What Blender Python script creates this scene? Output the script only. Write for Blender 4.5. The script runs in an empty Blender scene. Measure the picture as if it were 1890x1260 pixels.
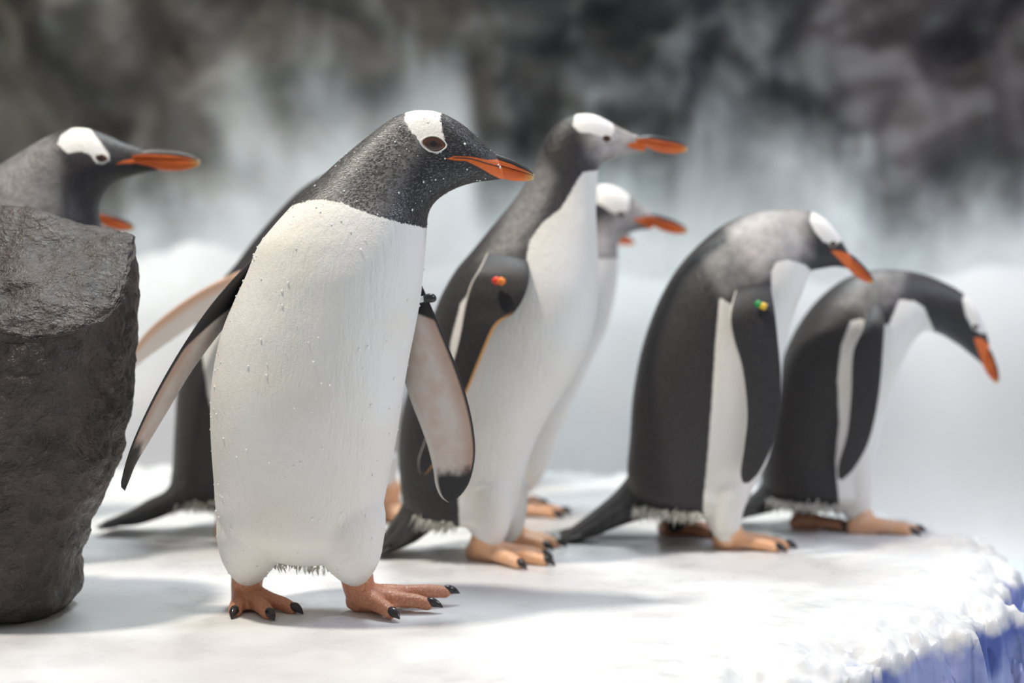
import bpy, bmesh, math, random
import numpy as np
from mathutils import Vector, noise
from mathutils.bvhtree import BVHTree
from mathutils.kdtree import KDTree

random.seed(7); np.random.seed(7)
S = bpy.context.scene
COL = S.collection

# ------------------------------------------------------------------ camera
F = 2625.0                     # focal length in pixels of the 1890 px frame (50 mm)
HC = 0.444                     # lens height above the ice
PITCH = math.atan((630 - 508) / F)
cam = bpy.data.cameras.new('camera'); cam.lens = 50; cam.sensor_width = 36
cam.dof.use_dof = True; cam.dof.focus_distance = 1.80; cam.dof.aperture_fstop = 1.7
cam.clip_start = 0.05
co = bpy.data.objects.new('camera', cam); COL.objects.link(co)
co.location = (0, 0, HC); co.rotation_euler = (math.pi / 2 - PITCH, 0, 0)
S.camera = co

# ------------------------------------------------------------------ light
world = bpy.data.worlds.new('world'); S.world = world; world.use_nodes = True
bg = world.node_tree.nodes['Background']
bg.inputs[0].default_value = (0.97, 0.975, 1.0, 1); bg.inputs[1].default_value = 0.33

def area(name, loc, target, size, energy, color):
    l = bpy.data.lights.new(name, 'AREA'); l.shape = 'DISK'; l.size = size; l.energy = energy; l.color = color
    o = bpy.data.objects.new(name, l); COL.objects.link(o); o.location = loc
    o.rotation_euler = (Vector(target) - Vector(loc)).to_track_quat('-Z', 'Y').to_euler()
    return o
area('ceiling_lamp_key', (-1.20, 1.50, 3.8), (0.0, 2.0, 0.2), 0.30, 140, (1.0, 0.93, 0.83))
area('ceiling_lamp_pool', (2.9, 1.9, 2.6), (0.6, 2.4, 0.2), 0.9, 54, (0.74, 0.78, 1.0))
area('added_lamp_bank', (0.2, 3.8, 3.8), (0.4, 4.1, 0.2), 1.2, 125, (0.87, 0.97, 1.0))  # unseen lamp added to brighten the snow bank and mist

S.view_settings.view_transform = 'Standard'; S.view_settings.look = 'None'
S.view_settings.exposure = 0.0; S.view_settings.gamma = 1.0; S.view_settings.use_curve_mapping = False

# ------------------------------------------------------------------ helpers
cp, sp = math.cos(PITCH), math.sin(PITCH)
def ray(px, py):
    a = (px - 945) / F; b = (630 - py) / F
    return Vector((a, cp + b * sp, -sp + b * cp))
def W(px, py, Y):
    d = ray(px, py); t = Y / d.y
    return Vector((d.x * t, Y, HC + d.z * t))
def G(px, py, z=0.0):
    d = ray(px, py); t = (z - HC) / d.z
    return Vector((d.x * t, d.y * t, z))
def to_px(x, z, Y):
    zc = z - HC
    fw = Y * cp - zc * sp; up = Y * sp + zc * cp
    return 945 + F * x / fw, 630 - F * up / fw

def link(name, me, mat, parent=None, smooth=True):
    o = bpy.data.objects.new(name, me); COL.objects.link(o)
    if mat is not None: me.materials.append(mat)
    if smooth: me.polygons.foreach_set('use_smooth', [True] * len(me.polygons))
    if parent is not None: o.parent = parent
    return o
def mesh(name, v, f):
    me = bpy.data.meshes.new(name); me.from_pydata([tuple(p) for p in v], [], f); me.update(); return me
def tag(o, label, cat=None, group=None, kind=None):
    o['label'] = label
    if cat: o['category'] = cat
    if group: o['group'] = group
    if kind: o['kind'] = kind
    return o
def set_attr(me, name, data):
    a = me.attributes.new(name, 'FLOAT', 'POINT'); a.data.foreach_set('value', np.asarray(data, dtype=np.float32))

def catmull(K, per):
    """rows of K interpolated smoothly, `per` samples a span"""
    K = np.asarray(K, float); n = len(K); out = []
    for i in range(n - 1):
        p0 = K[max(i - 1, 0)]; p1 = K[i]; p2 = K[i + 1]; p3 = K[min(i + 2, n - 1)]
        for k in range(per):
            t = k / per
            out.append(0.5 * ((2 * p1) + (-p0 + p2) * t + (2 * p0 - 5 * p1 + 4 * p2 - p3) * t * t + (-p0 + 3 * p1 - 3 * p2 + p3) * t ** 3))
    out.append(K[-1]); return np.array(out)

def grid_faces(nr, ns, off=0, caps=True):
    f = []
    for i in range(nr - 1):
        for j in range(ns):
            a = off + i * ns + j; b = off + i * ns + (j + 1) % ns
            f.append((a, b, b + ns, a + ns))
    if caps:
        f.append(tuple(off + j for j in range(ns))[::-1]); f.append(tuple(off + (nr - 1) * ns + j for j in range(ns)))
    return f

class Soup:
    """closed shapes collected for one voxel union"""
    def __init__(s): s.v = []; s.f = []
    def rings(s, R):
        off = len(s.v); ns = len(R[0])
        for r in R: s.v += [Vector(p) for p in r]
        s.f += grid_faces(len(R), ns, off)
    def tube(s, pts, rad, per=6, ns=16, flat=1.0):
        K = catmull([list(p) + [r] for p, r in zip(pts, rad)], per)
        P = [Vector(k[:3]) for k in K]; R = []
        for i, p in enumerate(P):
            d = (P[min(i + 1, len(P) - 1)] - P[max(i - 1, 0)]).normalized()
            u = d.cross(Vector((0, 0, 1)))
            if u.length < 1e-3: u = d.cross(Vector((0, 1, 0)))
            u.normalize(); w = u.cross(d)
            r = K[i][3]
            R.append([p + u * r * math.cos(a) + w * r * flat * math.sin(a) for a in [2 * math.pi * j / ns for j in range(ns)]])
        c0 = sum(R[0], Vector()) / ns; c1 = sum(R[-1], Vector()) / ns
        d0 = (P[0] - P[1]).normalized() * K[0][3] * .6; d1 = (P[-1] - P[-2]).normalized() * K[-1][3] * .6
        R.insert(0, [c0 + d0 + (q - c0) * .55 for q in R[0]]); R.append([c1 + d1 + (q - c1) * .55 for q in R[-1]])
        s.rings(R)
    def slab(s, tri, th):
        """triangle / quad plate of thickness th"""
        n = (tri[1] - tri[0]).cross(tri[2] - tri[0]).normalized() * th / 2
        off = len(s.v); k = len(tri)
        s.v += [p + n for p in tri] + [p - n for p in tri]
        s.f.append(tuple(off + i for i in range(k))); s.f.append(tuple(off + k + i for i in range(k))[::-1])
        for i in range(k):
            j = (i + 1) % k; s.f.append((off + i, off + k + i, off + k + j, off + j))
    def union(s, name, voxel, smooth=4):
        me = mesh(name, s.v, s.f)
        o = bpy.data.objects.new(name, me); COL.objects.link(o)
        m = o.modifiers.new('r', 'REMESH'); m.mode = 'VOXEL'; m.voxel_size = voxel
        if smooth:
            m = o.modifiers.new('s', 'SMOOTH'); m.factor = .5; m.iterations = smooth
        dg = bpy.context.evaluated_depsgraph_get()
        res = bpy.data.meshes.new_from_object(o.evaluated_get(dg))
        bpy.data.objects.remove(o); bpy.data.meshes.remove(me); res.name = name; res.materials.clear()
        return res

def verts_np(me):
    a = np.empty(len(me.vertices) * 3, np.float32); me.vertices.foreach_get('co', a); return a.reshape(-1, 3)

def poly_sd(px, py, poly):
    """signed distance in pixels, positive inside"""
    P = np.asarray(poly, float); d = np.full(px.shape, 1e9); ins = np.zeros(px.shape, bool)
    n = len(P)
    for i in range(n):
        a = P[i]; b = P[(i + 1) % n]; e = b - a
        t = np.clip(((px - a[0]) * e[0] + (py - a[1]) * e[1]) / max(e @ e, 1e-9), 0, 1)
        d = np.minimum(d, np.hypot(px - a[0] - t * e[0], py - a[1] - t * e[1]))
        c = ((a[1] > py) != (b[1] > py)) & (px < (b[0] - a[0]) * (py - a[1]) / (b[1] - a[1] + 1e-12) + a[0])
        ins ^= c
    return np.where(ins, d, -d)

# ------------------------------------------------------------------ materials
class NT:
    def __init__(s, name):
        s.m = bpy.data.materials.new(name); s.m.use_nodes = True; s.t = s.m.node_tree; s.n = s.t.nodes; s.l = s.t.links
        s.b = s.n['Principled BSDF']
    def node(s, typ, **kw):
        n = s.n.new(typ)
        for k, v in kw.items(): setattr(n, k, v)
        return n
    def put(s, sock, v):
        if hasattr(v, 'links') or hasattr(v, 'is_linked'): s.l.new(v, sock)
        elif isinstance(v, (tuple, list)): sock.default_value = tuple(v) + ((1,) if len(v) == 3 and sock.type == 'RGBA' else ())
        else: sock.default_value = v
    def attr(s, name): return s.node('ShaderNodeAttribute', attribute_name=name).outputs['Fac']
    def coord(s, which='Object'): return s.node('ShaderNodeTexCoord').outputs[which]
    def noise(s, scale, detail=3, rough=.55, vec=None, stretch=None, dist=0):
        n = s.node('ShaderNodeTexNoise'); n.inputs['Scale'].default_value = scale; n.inputs['Detail'].default_value = detail
        n.inputs['Roughness'].default_value = rough; n.inputs['Distortion'].default_value = dist
        v = vec or s.coord()
        if stretch:
            mp = s.node('ShaderNodeMapping'); mp.inputs['Scale'].default_value = stretch; s.l.new(v, mp.inputs['Vector']); v = mp.outputs[0]
        s.l.new(v, n.inputs['Vector']); return n.outputs['Fac']
    def voro(s, scale, feature='F1', stretch=None):
        n = s.node('ShaderNodeTexVoronoi', feature=feature); n.inputs['Scale'].default_value = scale
        v = s.coord()
        if stretch:
            mp = s.node('ShaderNodeMapping'); mp.inputs['Scale'].default_value = stretch; s.l.new(v, mp.inputs['Vector']); v = mp.outputs[0]
        s.l.new(v, n.inputs['Vector']); return n.outputs['Distance']
    def math(s, op, a, b=0.0, c=None):
        n = s.node('ShaderNodeMath', operation=op); s.put(n.inputs[0], a); s.put(n.inputs[1], b)
        if c is not None: s.put(n.inputs[2], c)
        return n.outputs[0]
    def rng(s, v, a, b, c=0.0, d=1.0):
        n = s.node('ShaderNodeMapRange'); n.interpolation_type = 'SMOOTHSTEP'
        s.put(n.inputs['Value'], v); s.put(n.inputs['From Min'], a); s.put(n.inputs['From Max'], b)
        s.put(n.inputs['To Min'], c); s.put(n.inputs['To Max'], d); return n.outputs[0]
    def mix(s, f, a, b):
        n = s.node('ShaderNodeMix', data_type='RGBA'); s.put(n.inputs[0], f); s.put(n.inputs[6], a); s.put(n.inputs[7], b); return n.outputs[2]
    def bump(s, h, strength, dist=.002):
        n = s.node('ShaderNodeBump'); n.inputs['Strength'].default_value = strength; n.inputs['Distance'].default_value = dist
        s.l.new(h, n.inputs['Height']); s.l.new(n.outputs[0], s.b.inputs['Normal'])
    def base(s, c): s.put(s.b.inputs['Base Color'], c)
    def rough(s, v): s.put(s.b.inputs['Roughness'], v)

def plumage(name, edge, jag, sp=.30, dark=(.021, .0185, .020), grey=(.20, .192, .186), pale=(.52, .48, .455), tint=(.82, .80, .76)):
    t = NT(name)
    fine = t.noise(420, 2, .6); mid = t.noise(60, 3); fib = t.noise(330, 2, .6, stretch=(1, 1, .28))
    jn = t.math('MULTIPLY', t.math('SUBTRACT', fib, .5), jag)
    def m(a): return t.rng(t.math('ADD', t.attr(a), jn), -edge, edge)
    speck = t.rng(fine, .42, .74)
    # dark feathers, greyer neck with lit sheen painted in, and speckled with pale feather tips
    base = t.mix(t.math('MULTIPLY', t.rng(t.attr('neck'), -14, 26), t.rng(mid, .25, .7, .55, 1.0)), dark, grey)
    base = t.mix(t.math('MULTIPLY', speck, sp), base, (.30, .29, .28))
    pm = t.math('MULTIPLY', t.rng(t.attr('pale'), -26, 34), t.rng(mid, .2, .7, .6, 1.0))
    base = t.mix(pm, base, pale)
    wh = t.mix(t.rng(t.noise(9, 3), .35, .75), tint, (tint[0] * .96, tint[1] * .945, tint[2] * .90))
    base = t.mix(m('white'), base, wh)
    base = t.mix(t.rng(t.attr('orange'), -1.2, 1.2), base, (.78, .16, .025))
    t.base(base)
    t.rough(t.mix(t.rng(t.attr('white'), -2, 2), (.50, .50, .50), (.62, .62, .62)))
    t.b.inputs['Sheen Weight'].default_value = .05; t.b.inputs['Sheen Roughness'].default_value = .4
    t.b.inputs['Specular IOR Level'].default_value = .45
    str_ = t.noise(95, 3, .6, stretch=(1.6, 1.6, .30)); fold = t.noise(13, 3, .5, stretch=(1, 1, .55))
    h = t.math('ADD', t.math('ADD', t.math('MULTIPLY', fine, .5), t.math('MULTIPLY', fib, .6)), t.math('ADD', t.math('MULTIPLY', str_, 1.4), t.math('MULTIPLY', fold, 5.0)))
    t.bump(h, .42, .0026)
    return t.m
M_P = plumage('plumage_crisp', 1.3, 9.0, .14)
M_S = plumage('plumage_soft', 2.5, 5.0, .10)

def flipper_mat(name='flipper_skin', rim=None):
    t = NT(name)
    sd = t.attr('side'); tip = t.attr('tip'); edge = t.attr('edge')
    fine = t.noise(300, 2); n2 = t.noise(40, 3)
    under = t.mix(t.rng(n2, .35, .7), (.66, .59, .54), (.60, .49, .43))
    under = t.mix(t.math('MULTIPLY', t.rng(edge, .30, .85), .6), under, (.42, .22, .14))       # pink vein near the leading edge
    under = t.mix(t.rng(edge, .86, .97), under, (.030, .027, .027))
    under = t.mix(t.rng(t.math('ADD', tip, t.math('MULTIPLY', n2, .10)), .845, .91), under, (.028, .026, .027))
    under = t.mix(t.rng(edge, -.72, -.92), under, (.66, .62, .57))
    under = t.mix(t.rng(t.math('SUBTRACT', edge, t.math('MULTIPLY_ADD', t.attr('root'), 3.6, -.7)), -.08, .10), under, (.022, .020, .021))
    upper = t.mix(t.math('MULTIPLY', t.rng(fine, .4, .75), .25), (.018, .016, .018), (.10, .09, .09))
    upper = t.mix(t.rng(edge, -.90, -.97), upper, (.60, .57, .53))
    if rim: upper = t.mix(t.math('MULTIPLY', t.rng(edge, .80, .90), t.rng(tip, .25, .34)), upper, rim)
    t.base(t.mix(t.rng(sd, -.02, .02), upper, under)); t.rough(.6)
    t.bump(fine, .25, .0015)
    return t.m
M_FL = flipper_mat()
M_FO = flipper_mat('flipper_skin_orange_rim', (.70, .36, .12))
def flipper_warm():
    t = NT('flipper_backlit_tint'); n2 = t.noise(30, 2); edge = t.attr('edge')
    under = t.mix(t.rng(edge, .1, .7), (.92, .82, .72), (.92, .58, .38))  # peach glow of light through the blade is mixed into the underside
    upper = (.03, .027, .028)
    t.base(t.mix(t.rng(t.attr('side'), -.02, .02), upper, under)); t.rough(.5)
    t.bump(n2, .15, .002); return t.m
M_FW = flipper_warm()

def simple(name, c1, c2, scale=60, rough=.5, bump=.2, dist=.002, spec=.5, stretch=None, coat=0):
    t = NT(name); n = t.noise(scale, 4, stretch=stretch)
    t.base(t.mix(t.rng(n, .3, .7), c1, c2)); t.rough(rough); t.b.inputs['Specular IOR Level'].default_value = spec
    t.b.inputs['Coat Weight'].default_value = coat
    t.bump(n, bump, dist); return t.m
def skin_mat(name, a, b, crease):
    t = NT(name); v = t.voro(210, 'DISTANCE_TO_EDGE'); n = t.noise(45, 3); f = t.noise(260, 2)
    c = t.mix(t.rng(n, .3, .7), a, b); c = t.mix(t.math('MULTIPLY', t.rng(v, .10, .0), .45), c, crease)
    t.base(c); t.rough(.42); t.b.inputs['Subsurface Weight'].default_value = .12
    t.b.inputs['Subsurface Radius'].default_value = (.010, .004, .002); t.b.inputs['Subsurface Scale'].default_value = 1.0
    t.bump(t.math('ADD', t.math('MINIMUM', v, .22), t.math('MULTIPLY', f, .12)), .55, .0025); return t.m
M_FOOT = skin_mat('foot_skin', (.66, .31, .18), (.58, .24, .13), (.22, .08, .05))
M_FOOT2 = skin_mat('foot_skin_peach', (.86, .47, .25), (.85, .54, .36), (.6, .28, .15))
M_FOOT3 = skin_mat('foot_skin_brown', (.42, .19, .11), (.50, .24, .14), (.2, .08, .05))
M_CLAW = simple('claw_horn', (.018, .015, .015), (.045, .036, .034), 120, .22, .15, .001)
M_TAIL = simple('tail_feather', (.022, .020, .021), (.050, .046, .046), 80, .5, .5, .002, stretch=(1, 1, .2))
M_DOWN = simple('white_down', (.86, .84, .79), (.80, .77, .69), 90, .8, .1)
def _thin(m):
    t = m.node_tree; p = t.nodes['Principled BSDF']; p.inputs['Specular IOR Level'].default_value = .1
    tr = t.nodes.new('ShaderNodeBsdfTranslucent'); tr.inputs['Color'].default_value = (.86, .84, .78, 1); mx = t.nodes.new('ShaderNodeMixShader'); mx.inputs[0].default_value = .5
    t.links.new(p.outputs[0], mx.inputs[1]); t.links.new(tr.outputs[0], mx.inputs[2]); t.links.new(mx.outputs[0], t.nodes['Material Output'].inputs['Surface'])
_thin(M_DOWN)
def beak_mat():
    t = NT('beak_horn'); k = t.attr('culmen'); u = t.attr('along'); n = t.noise(70, 4, stretch=(.4, 1, 1))
    o = t.mix(t.rng(n, .3, .7), (.80, .17, .022), (.68, .11, .018))
    o = t.mix(t.math('MULTIPLY', t.rng(u, .86, 1.0), .85), o, (.66, .40, .12))
    c = t.mix(t.rng(t.math('ADD', k, t.math('MULTIPLY', t.math('SUBTRACT', n, .5), .3)), .30, .44), o, (.014, .012, .013))
    c = t.mix(t.rng(u, .972, 1.0), c, (.60, .50, .34))
    t.base(c); t.rough(.46); t.b.inputs['Coat Weight'].default_value = .0; t.b.inputs['Coat Roughness'].default_value = .15
    t.bump(n, .2, .0015); return t.m
M_BEAK = beak_mat()
def eye_mat():
    t = NT('eye_brown'); r = t.attr('iris')
    c = t.mix(t.rng(r, .30, .36), (.006, .005, .005), (.055, .022, .014)); c = t.mix(t.rng(r, .74, .90), c, (.16, .055, .016))
    t.base(c); t.rough(.10); t.b.inputs['Coat Weight'].default_value = .5; t.bump(t.noise(20, 1), .01, .0005); return t.m
M_EYE = eye_mat()
M_GAPE = simple('mouth_line_brown', (.12, .028, .012), (.08, .02, .01), 100, .5, .05, .0005)
M_RING = simple('eye_ring_white', (.82, .80, .75), (.76, .72, .66), 200, .6, .3, .001)
def water_drop():
    t = NT('water_drop'); t.base((1, 1, 1)); t.rough(.03); t.b.inputs['Transmission Weight'].default_value = .2; t.b.inputs['IOR'].default_value = 1.33  # mostly opaque white, so the beads' sparkle sits in their colour
    t.bump(t.noise(50, 1), .02, .0005); return t.m
M_DROP = water_drop()
def band(name, c): return simple(name, c, tuple(x * .85 for x in c), 100, .3, .05, .0005)

# ------------------------------------------------------------------ the place
SHELF = [(.30, 1.53), (.39, 1.63), (.46, 1.71), (.57, 1.80), (.67, 1.92), (.735, 2.08), (.79, 2.22), (.81, 2.34), (.79, 2.45), (.74, 2.60), (.66, 2.80), (.5, 3.05), (.2, 3.22),
         (-.5, 3.28), (-1.2, 3.3), (-2.2, 3.3), (-2.2, 1.2), (-1.5, 1.25), (-.3, 1.34), (.15, 1.42)]
def shelf():
    xs = np.concatenate([np.linspace(-2.0, -.95, 60), np.linspace(-.94, .2, 170), np.linspace(.206, 1.05, 165)])
    ys = np.concatenate([np.linspace(1.05, 1.40, 40), np.linspace(1.405, 2.7, 230), np.linspace(2.71, 3.65, 90)])
    X, Y = np.meshgrid(xs, ys); V = []
    sd = poly_sd(X.ravel(), Y.ravel(), SHELF)
    for x, y, d in zip(X.ravel(), Y.ravel(), sd):
        p = Vector((x, y, 0))
        n1 = noise.fractal(p * 9, 1.0, 2.0, 4); n2 = noise.fractal(p * 34 + Vector((5, 2, 1)), 1.0, 2.0, 3); n3 = noise.noise(p * 3.1)
        n4 = noise.fractal(p * 85, .8, 2.0, 3); e = d + n1 * .035 + n2 * .014 + n4 * .003
        near = min(1, max(0, (.22 - d) / .16))                          # rougher frost toward the rim
        z = n3 * .0012 + near * (n1 * .008 + n2 * .006 + n4 * .002)
        if y < 1.62 and x < .45: z += min(1, (1.62 - y) / .2) * n1 * .004
        if e < .07: z -= ((.07 - e) / .07) ** 2 * .022 if e > 0 else .022 + min(.5, (-e) * 4.2)
        V.append((x, y, max(z, -.5)))
    nx = len(xs); ny = len(ys)
    f = [(j * nx + i, j * nx + i + 1, (j + 1) * nx + i + 1, (j + 1) * nx + i) for j in range(ny - 1) for i in range(nx - 1)]
    me = mesh('floor', V, f)
    t = NT('shelf_ice')
    g = t.node('ShaderNodeNewGeometry'); sx = t.node('ShaderNodeSeparateXYZ'); t.l.new(g.outputs['Position'], sx.inputs[0])
    n = t.noise(7, 4); n2 = t.noise(26, 4, .5); fr = t.noise(120, 4, .65, stretch=(.5, 1, 1)); big = t.noise(2.2, 3, stretch=(.5, 1.4, 1))
    c = t.mix(t.rng(big, .32, .72), (.72, .715, .70), (.665, .668, .662)); c = t.mix(t.math('MULTIPLY', t.rng(n2, .5, .78), .25), c, (.60, .60, .63))
    hz = t.math('ADD', sx.outputs[2], t.math('MULTIPLY', t.math('SUBTRACT', n2, .5), .05))
    lil = t.mix(t.rng(n, .4, .62), (.095, .14, .40), (.36, .40, .66))
    c = t.mix(t.rng(hz, -.022, -.042), c, lil)
    t.base(c); t.rough(t.rng(t.noise(11, 3), .35, .65, .22, .50)); t.b.inputs['Specular IOR Level'].default_value = .4
    t.b.inputs['Subsurface Weight'].default_value = .10; t.b.inputs['Subsurface Radius'].default_value = (.02, .03, .04); t.b.inputs['Subsurface Scale'].default_value = .5
    t.bump(t.math('ADD', t.math('MULTIPLY', fr, .8), t.math('MULTIPLY', n2, .6)), .22, .002)
    o = link('floor', me, t.m); tag(o, 'white wet ice shelf with a rough frosted rim and blue flank', kind='structure')
shelf()

def sheet(name, x0, x1, y0, y1, z, mat, label, sub=80, amp=0.0):
    xs = np.linspace(x0, x1, sub); ys = np.linspace(y0, y1, sub)
    V = [(x, y, z + amp * noise.fractal(Vector((x * 3, y * 5, 0)), 1, 2, 3)) for y in ys for x in xs]
    f = [(j * sub + i, j * sub + i + 1, (j + 1) * sub + i + 1, (j + 1) * sub + i) for j in range(sub - 1) for i in range(sub - 1)]
    o = link(name, mesh(name, V, f), mat); tag(o, label, kind='structure'); return o
def water():
    t = NT('pool_water'); n = t.noise(9, 3, stretch=(1, 2.2, 1))
    t.base(t.mix(t.rng(n, .3, .7), (.50, .58, .62), (.62, .68, .71))); t.rough(.12); t.b.inputs['IOR'].default_value = 1.33
    t.bump(n, .25, .01); return t.m
sheet('pool_water', -5, 5, -1.5, 6, -.30, water(), 'pale grey-blue pool water around the ice shelf', 120, .006)

def prof(xs, pts):
    p = np.array(pts, float); return np.interp(xs, p[:, 0], p[:, 1])
def bank():
    """snow bank that climbs against the rock wall; its crest is given as pixel columns seen at 4.7 m"""
    crest = [(-900, 480), (0, 485), (240, 480), (420, 478), (540, 480), (640, 490), (760, 500), (850, 505), (930, 510), (1010, 510), (1120, 505), (1240, 500), (1330, 500),
             (1450, 505), (1560, 510), (1660, 520), (1740, 520), (1830, 500), (1890, 490), (2800, 470)]
    nx, ny = 230, 90; V = []
    for j in range(ny):
        v = j / (ny - 1); Y = 3.4 + v * 1.5
        for i in range(nx):
            X = -3.2 + 6.4 * i / (nx - 1)
            px, _ = to_px(X, .4, 4.7)
            top = W(px, prof(px, crest), 4.7).z
            s = min(1, max(0, (Y - 3.5) / 1.2)); s = s * s * (3 - 2 * s)
            q = Vector((X, Y, 0))
            z = -.42 + (top + .42) * s ** .8 + noise.fractal(q * 2.4, 1, 2, 4) * .07 * s + noise.fractal(q * 9, 1, 2, 3) * .018
            if Y < 3.5: z = -.5 + noise.noise(q * 3) * .02
            V.append((X, Y, z))
    f = [(j * nx + i, j * nx + i + 1, (j + 1) * nx + i + 1, (j + 1) * nx + i) for j in range(ny - 1) for i in range(nx - 1)]
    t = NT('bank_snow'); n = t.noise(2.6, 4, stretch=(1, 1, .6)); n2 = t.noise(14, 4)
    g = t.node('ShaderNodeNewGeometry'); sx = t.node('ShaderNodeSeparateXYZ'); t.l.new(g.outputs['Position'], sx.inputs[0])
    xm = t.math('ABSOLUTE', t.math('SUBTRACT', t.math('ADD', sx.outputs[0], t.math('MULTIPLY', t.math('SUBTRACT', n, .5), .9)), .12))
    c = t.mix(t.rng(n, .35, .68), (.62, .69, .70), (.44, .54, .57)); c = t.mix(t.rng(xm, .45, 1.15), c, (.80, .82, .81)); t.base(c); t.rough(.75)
    t.bump(n2, .4, .02)
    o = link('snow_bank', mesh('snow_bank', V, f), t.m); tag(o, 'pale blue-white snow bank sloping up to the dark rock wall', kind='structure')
bank()
def rock_wall():
    nx, nz = 260, 150; V = []
    for j in range(nz):
        z = -.6 + 3.6 * j / (nz - 1)
        for i in range(nx):
            x = -3.6 + 7.2 * i / (nx - 1); q = Vector((x * 1.15, z * 1.0, 3.3))
            d = noise.multi_fractal(q * 1.1, .9, 2.1, 4) * .30 + noise.fractal(q * 4.5, 1, 2, 4) * .08
            c1, f1 = noise.voronoi(q * 2.2)[0][:2]
            V.append((x, 5.05 - d - .26 * min(.6, f1 - c1) - .10 * (z > 1.2) * (z - 1.2), z))
    f = [(j * nx + i, j * nx + i + 1, (j + 1) * nx + i + 1, (j + 1) * nx + i) for j in range(nz - 1) for i in range(nx - 1)]
    t = NT('wall_rock')
    g = t.node('ShaderNodeNewGeometry'); sx = t.node('ShaderNodeSeparateXYZ'); t.l.new(g.outputs['Position'], sx.inputs[0])
    n = t.noise(2.2, 5, .6); n2 = t.noise(6, 5, .65); hue = t.noise(.9, 2)
    xn = t.math('ADD', sx.outputs[0], t.math('MULTIPLY', t.math('SUBTRACT', hue, .5), 1.6))
    lft = t.mix(t.rng(n, .32, .68), (.028, .026, .022), (.135, .125, .105)); ctr = t.mix(t.rng(n, .36, .70), (.007, .008, .010), (.045, .048, .050)); rgt = t.mix(t.rng(n, .32, .68), (.021, .018, .019), (.075, .066, .068))
    c = t.mix(t.rng(xn, -.5, .1), lft, ctr); c = t.mix(t.rng(xn, .7, 1.3), c, rgt)
    c = t.mix(t.math('MULTIPLY', t.rng(n2, .56, .78), .6), c, (.22, .24, .24))
    # paler grey-blue streaks thickening toward the foot of the wall
    st = t.noise(3.2, 5, .6, stretch=(1.6, 1, .45), dist=.4)
    hz = t.math('SUBTRACT', t.math('MULTIPLY', st, 1.5), sx.outputs[2])
    c = t.mix(t.math('MULTIPLY', t.rng(hz, -.10, .45), .7), c, (.42, .48, .50))
    t.base(c); t.rough(.7); t.bump(t.math('ADD', n2, t.noise(22, 4)), .5, .03)
    o = link('wall_back', mesh('wall_back', V, f), t.m); tag(o, 'dark craggy rock wall with pale streaks behind the penguins', kind='structure')
rock_wall()

def mist():
    """cold mist drifting in front of the wall: a volume whose height follows the place along the bank"""
    me = mesh('mist', [(x, y, z) for z in (-.25, 1.45) for y in (3.72, 4.32) for x in (-2.6, 2.6)],
              [(0, 2, 3, 1), (4, 5, 7, 6), (0, 1, 5, 4), (2, 6, 7, 3), (0, 4, 6, 2), (1, 3, 7, 5)])
    t = NT('mist_vapour'); t.n.remove(t.b)
    sx = t.node('ShaderNodeSeparateXYZ'); t.l.new(t.coord(), sx.inputs[0])
    pts = [(-300, 470), (150, 470), (330, 440), (430, 360), (520, 290), (620, 240), (740, 210), (840, 190), (885, 330), (960, 410), (1060, 420), (1180, 370), (1300, 350), (1400, 370), (1500, 370), (1620, 440),
           (1720, 450), (1800, 430), (1890, 390), (2200, 350)]
    fc = t.node('ShaderNodeFloatCurve'); cu = fc.mapping.curves[0]
    P = [((W(x, 500, 4.1).x + 2.6) / 5.2, W(x, y, 4.1).z / 1.5) for x, y in pts]
    while len(cu.points) < len(P): cu.points.new(.5, .5)
    for p, q in zip(cu.points, P): p.location = (min(max(q[0], 0), 1), min(max(q[1], 0), 1))
    fc.mapping.update(); t.l.new(t.math('DIVIDE', t.math('ADD', sx.outputs[0], 2.6), 5.2), fc.inputs['Value'])
    h = t.math('MULTIPLY', fc.outputs[0], 1.5)
    n = t.noise(3.4, 3, .6, stretch=(1.25, 1, .62), dist=.5)
    lev = t.math('ADD', h, t.math('MULTIPLY', t.math('SUBTRACT', n, .48), 1.30))
    d = t.rng(t.math('SUBTRACT', lev, sx.outputs[2]), -.16, .40)
    vs = t.node('ShaderNodeVolumeScatter'); vs.inputs['Color'].default_value = (.92, .98, .99, 1); vs.inputs['Anisotropy'].default_value = .1
    t.l.new(t.math('MULTIPLY', d, 3.6), vs.inputs['Density']); t.l.new(vs.outputs[0], t.n['Material Output'].inputs['Volume'])
    o = link('mist', me, t.m, smooth=False); tag(o, 'pale drifting mist in front of the dark rock wall', 'mist', kind='stuff')
mist()
S.cycles.volume_bounces = 2; S.cycles.volume_max_steps = 64; S.cycles.volume_step_rate = 2.0

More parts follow.
